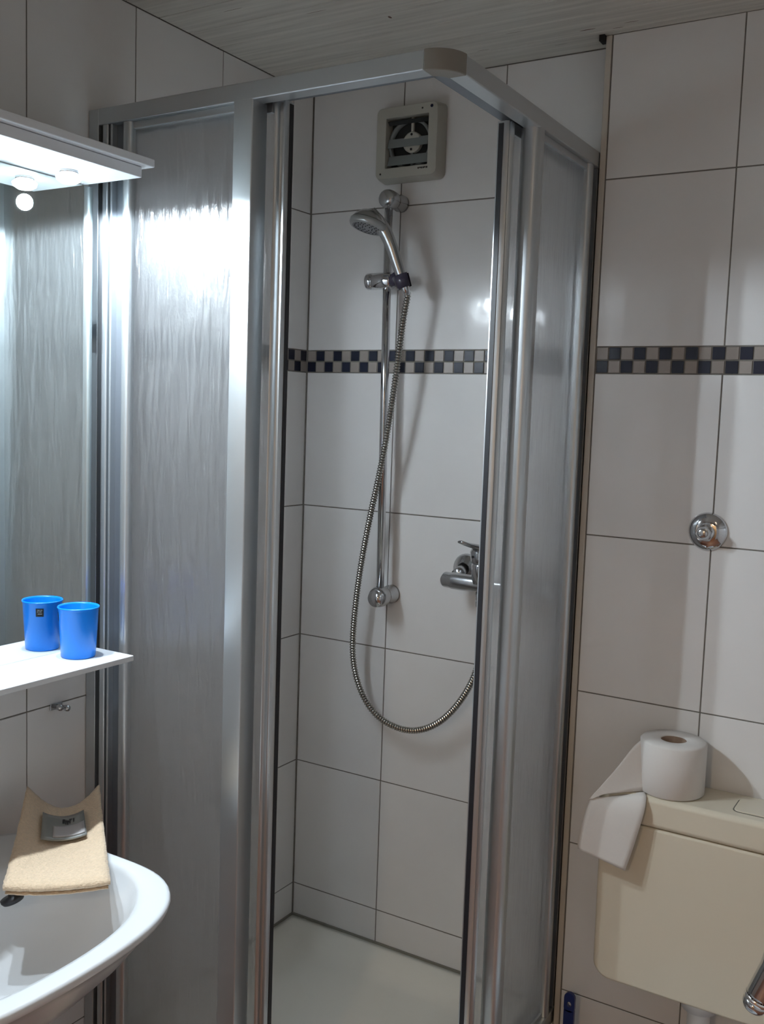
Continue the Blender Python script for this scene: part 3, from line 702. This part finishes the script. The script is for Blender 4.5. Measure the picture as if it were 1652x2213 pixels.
def patch(nm, u0, u1, v0, v1, lift, m, par, th=.0012, sk=0, bulge=0):
    bm = bmesh.new(); n = 8; g1 = []; g2 = []
    for j in range(n+1):
        a, b = [], []
        for i in range(n+1):
            ff = i/n; gg = j/n
            p = tow(u0+(u1-u0)*ff+sk*gg, v0+(v1-v0)*gg, lift) - sac.location
            p.z += bulge*16*ff*(1-ff)*gg*(1-gg)
            a.append(bm.verts.new(p+Vector((0, 0, th)))); b.append(bm.verts.new(p))
        g1.append(a); g2.append(b)
    for j in range(n):
        for i in range(n):
            bm.faces.new((g1[j][i], g1[j][i+1], g1[j+1][i+1], g1[j+1][i])); bm.faces.new((g2[j][i], g2[j+1][i], g2[j+1][i+1], g2[j][i+1]))
    for j in range(n):
        for i in (0, n): bm.faces.new((g1[j][i], g1[j+1][i], g2[j+1][i], g2[j][i]))
    for i in range(n):
        for j in (0, n): bm.faces.new((g1[j][i], g1[j][i+1], g2[j][i+1], g2[j][i]))
    return obj(nm, bm, m, par, smooth=True)
patch('sachet_film', .245, .765, .19, .50, .0065, PACKM, sac, .0022, sk=.03, bulge=.0015)
cd = patch('sachet_card', .395, .765, .335, .475, .0092, SOAP, sac, .0018, sk=.01, bulge=.001)
bm = bmesh.new()
for (u0, u1, v0, v1) in ((.50, .53, .245, .300), (.535, .55, .255, .315), (.555, .575, .265, .32), (.58, .62, .25, .262), (.585, .60, .262, .31), (.63, .645, .25, .30), (.51, .60, .275, .285)):
    q = [tow(u0, v0, .0108), tow(u1, v0+.004, .0108), tow(u1, v1+.004, .0108), tow(u0, v1, .0108)]
    bm.faces.new([bm.verts.new(p-sac.location) for p in q])
obj('sachet_print', bm, INK, sac)

# ------------------------------------------------------------------ cistern, paper, pipe, toilet
cis = thing('toilet_cistern', 'cream plastic toilet cistern with a push-button lid on the wall right of the shower', 'cistern', (1.065, -PW, .21))
def rbox(nm, pts_xz, y0, y1, m, par, bev, seg=4):
    bm = bmesh.new()
    a = [bm.verts.new((x-par.location.x, y0-par.location.y, z-par.location.z)) for x, z in pts_xz]; b = [bm.verts.new((x-par.location.x, y1-par.location.y, z-par.location.z)) for x, z in pts_xz]
    n = len(a)
    for i in range(n): bm.faces.new((a[i], a[(i+1) % n], b[(i+1) % n], b[i]))
    bm.faces.new(a[::-1]); bm.faces.new(b)
    return obj(nm, bm, m, par, bevel=bev, seg=seg)
bz = [(.876, .5455)]
bz += [(.878, .25)] + [(.878+.035-.035*math.cos(k/8*PI/2), .25-.034*math.sin(k/8*PI/2)) for k in range(1, 9)]
bz += [(2.13-x, z) for x, z in bz[::-1]]
rbox('cistern_tank', bz, -PW-.0005, -.1935, CREAM, cis, .006)
lid = rbox('cistern_lid', [(.871, .5465), (1.259, .5465), (1.259, .606), (.871, .606)], -PW-.0005, -.198, CREAM, cis, .011, 5)
bt = [(x-1.065, yy+PW) for x, yy in rrect(1.120, 1.215, -.168, -.098, .012)]
bm = bmesh.new(); prism(bm, bt, .395, .3985); obj('push_button', bm, CREAM, lid, bevel=.001)
bm = bmesh.new(); prism(bm, [(x*1.0, yy) for x, yy in [(x-1.065, yy+PW) for x, yy in rrect(1.1175, 1.2175, -.1705, -.0955, .014)]], .394, .3964); obj('button_gap', bm, mat('button_shadow_gap', (.12, .11, .09), .6), lid)
cis['label'] = 'cream plastic toilet cistern with a push-button lid on the wall right of the shower'
# paper roll
RC = Vector((.9945, -.1315, .6065)); RR = .0630; RH = .102
roll = thing('toilet_roll', 'white toilet paper roll standing upright on the cistern lid with its end trailing down', 'toilet paper', tuple(RC))
bm = bmesh.new(); lathe(bm, [(.0245, .001), (RR-.003, 0), (RR, .003), (RR, RH-.004), (RR-.004, RH), (.0255, RH), (.0245, RH-.001), (.0245, .001)], Matrix(), 56, cap=False); ro = obj('paper_body', bm, PAPER, roll, smooth=True)
md = ro.modifiers.new('es', 'EDGE_SPLIT'); md.split_angle = .9
bm = bmesh.new(); lathe(bm, [(.0242, .002), (.0242, RH-.002), (.0232, RH-.002), (.0232, .002)], Matrix(), 40, cap=False); obj('cardboard_core', bm, CORE, roll, smooth=True)
def ploft(rws, nm, nseg=10, th=.0006):
    """rws: list of (P,Q) edges; builds a lofted thin sheet through them"""
    A = catmull([r[0] for r in rws], 6); B = catmull([r[1] for r in rws], 6); bm = bmesh.new(); gr = []
    for a, b in zip(A, B): gr.append([bm.verts.new(a.lerp(b, k/nseg)-RC) for k in range(nseg+1)])
    for x, y_ in zip(gr, gr[1:]):
        for k in range(nseg): bm.faces.new((x[k], x[k+1], y_[k+1], y_[k]))
    ob = obj(nm, bm, PAPER, roll, smooth=True)
    md = ob.modifiers.new('sol', 'SOLIDIFY'); md.thickness = th
    return ob
# upright part leaving the roll tangentially, folding down at the crease, lying over the lid's edge and hanging
ploft([((.9455, -.155, .607+RH), (.956, -.1765, .6085)),
       ((.928, -.172, .690), (.940, -.190, .6085)),
       ((.905, -.196, .650), (.917, -.207, .606)),
       ((.880, -.216, .612), (.890, -.218, .600)),
       ((.862, -.226, .586), (.868, -.226, .588))], 'paper_fold')
ploft([((.866, -.224, .588), (.957, -.180, .6095)),
       ((.862, -.226, .580), (.966, -.199, .606)),
       ((.859, -.229, .570), (.968, -.212, .585)),
       ((.855, -.234, .545), (.963, -.217, .555)),
       ((.849, -.238, .515), (.952, -.221, .505)),
       ((.850, -.240, .488), (.941, -.225, .462))], 'paper_tail')
# flush pipe and pan
fp = thing('flush_pipe', 'white plastic flush pipe under the cistern', 'pipe', (1.075, -.125, .0))
bm = bmesh.new(); tube(bm, catmull([(0, 0, .2185), (0, 0, .1), (0, 0, .04), (0, -.02, .005), (0, -.075, -.005)], 6), .022, 20); obj('pipe_tube', bm, WHITEP, fp, smooth=True)
bm = bmesh.new(); lathe(bm, [(.026, .180), (.034, .182), (.034, .216), (.030, .218)], Matrix(), 24); obj('pipe_nut', bm, WHITEP, fp, smooth=True)
pan = thing('toilet_pan', 'cream ceramic toilet pan standing on the floor below the cistern', 'toilet', (1.09, -.40, ZF))
bm = bmesh.new(); pr = [(.62, 0), (.60, .03), (.55, .12), (.72, .20), (.95, .27), (1.0, .295), (.98, .305), (.80, .303), (.74, .28), (.6, .20), (.35, .13), (.05, .12)]
vr = [[bm.verts.new((.175*s*math.cos(2*PI*k/48), .20*s*math.sin(2*PI*k/48)*(1.0 if math.sin(2*PI*k/48) < 0 else .95), z)) for k in range(48)] for s, z in pr]
for a, b in zip(vr, vr[1:]):
    for k in range(48): bm.faces.new((a[k], a[(k+1) % 48], b[(k+1) % 48], b[k]))
bm.faces.new(vr[0][::-1]); bm.faces.new(vr[-1]); obj('pan_bowl', bm, CERAM, pan, smooth=True)

# ------------------------------------------------------------------ toilet brush with flat blue handle
br = thing('toilet_brush', 'dark blue brush handle with a hanging hole against the tiles beside the shower', 'brush', (.808, -.112, ZF+.004))
def capsule(cx, cz, r, z1):
    return [(cx+r*math.cos(a), cz+r*math.sin(a)) for a in [i/14*PI for i in range(15)]] + [(cx-r*.92, z1), (cx+r*.92, z1)]
bm = bmesh.new()
outl = capsule(0, .298, .0118, .075); hole = [(.0 + .0045*math.cos(2*PI*i/16), .282+.0058*math.sin(2*PI*i/16)) for i in range(16)]
for yv in (-.004, .004):
    pass
# handle plate with a real hole: bridge fan in two layers
def ringverts(pts, yv): return [bm.verts.new((x, yv, z)) for x, z in pts]
# build as a strip of quads between hole (upper area) and head outline, then the shank below
ang = [2*PI*i/24 for i in range(24)]
hd_o = [(.0118*math.cos(a), .282+(.016+.0118 if math.sin(a) > 0 else .016)*math.sin(a)) if abs(math.cos(a)) > 2 else ((.0118*max(-1, min(1, 1.3*math.cos(a)))), .284+.026*math.sin(a)*(1 if math.sin(a) > 0 else .7)) for a in ang]
hd_i = [(.0046*math.cos(a), .284+.0058*math.sin(a)) for a in ang]
of, ob_, if_, ib_ = ringverts(hd_o, -.0045), ringverts(hd_o, .0045), ringverts(hd_i, -.0045), ringverts(hd_i, .0045)
for k in range(24):
    q = (k+1) % 24
    bm.faces.new((of[k], of[q], if_[q], if_[k])); bm.faces.new((ob_[k], ib_[k], ib_[q], ob_[q]))
    bm.faces.new((of[k], ob_[k], ob_[q], of[q])); bm.faces.new((if_[k], if_[q], ib_[q], ib_[k]))
box(bm, -.0115, .0115, -.0045, .0045, .10, .272)
obj('handle', bm, NAVYP, br, bevel=.001)
bm = bmesh.new(); lathe(bm, [(.001, .012), (.030, .012), (.036, .03), (.036, .075), (.028, .092), (.010, .102)], Matrix(), 28); obj('bristle_head', bm, mat('white_bristles', (.7, .7, .7), .9, bump=1, bscale=200), br, smooth=True)
bm = bmesh.new(); lathe(bm, [(.001, .009), (.044, .009), (.044, .0), (.047, 0), (.047, .06), (.044, .06), (.042, .0095)], Matrix(), 32, cap=False); obj('brush_holder', bm, NAVYP, br, smooth=True)

# ------------------------------------------------------------------ chrome bar end in front of the cistern
cb = thing('chrome_grab_bar', 'chrome tube with a bright ring near its rounded end in front of the cistern', 'grab bar', (1.40, -PW, .62))
co = Vector((1.40, -PW, .62))
e1 = Vector((1.210, -.318, .346)); dr = (Vector((1.250, -.318, .460))-e1).normalized()
path = catmull([e1+dr*.004, e1+dr*.06, e1+dr*.13, (1.345, -.27, .60), (1.395, -.18, .622), (1.40, -PW-.004, .62)], 8)
bm = bmesh.new(); tube(bm, [p-co for p in path], .0225, 28); obj('bar_tube', bm, CHROME, cb, smooth=True)
bm = bmesh.new(); lathe(bm, [(.0225, .004), (.0238, .002), (.0238, -.002), (.0225, -.004)], axis(e1-co, dr), 32, cap=False); obj('bright_ring', bm, mat('polished_ring', (.95, .95, .95), .12, 1.0), cb, smooth=True)
bm = bmesh.new(); lathe(bm, [(.0222, 0), (.0215, -.012), (.017, -.019), (.009, -.022), (.001, -.0225)], axis(e1-co-dr*.003, dr), 32); obj('end_cap', bm, CHROME, cb, smooth=True)
bm = bmesh.new(); lathe(bm, [(.036, 0), (.036, .004), (.026, .010)], axis((0, 0, 0), (0, -1, 0)), 28); obj('wall_flange', bm, CHROME, cb, smooth=True)

# ------------------------------------------------------------------ added ceiling fill lamp, out of view, to lift the dim room
cl = thing('added_fill_lamp', 'added round opal fill lamp on the ceiling, out of view', 'lamp', (1.55, -1.75, ZC))
bm = bmesh.new(); lathe(bm, [(.11, -.002), (.115, -.03), (.09, -.06), (.04, -.072), (.001, -.074)], Matrix(), 36); obj('opal_shade', bm, emit('fill_glow', (1.0, .82, .62), 1.2), cl, smooth=True)
ld = bpy.data.lights.new('fill_light', 'POINT'); ld.energy = FILL_W; ld.color = (1.0, .80, .60); ld.shadow_soft_size = .10
lo = bpy.data.objects.new('fill_light', ld); link(lo, cl); lo.location = (0, 0, -.19)
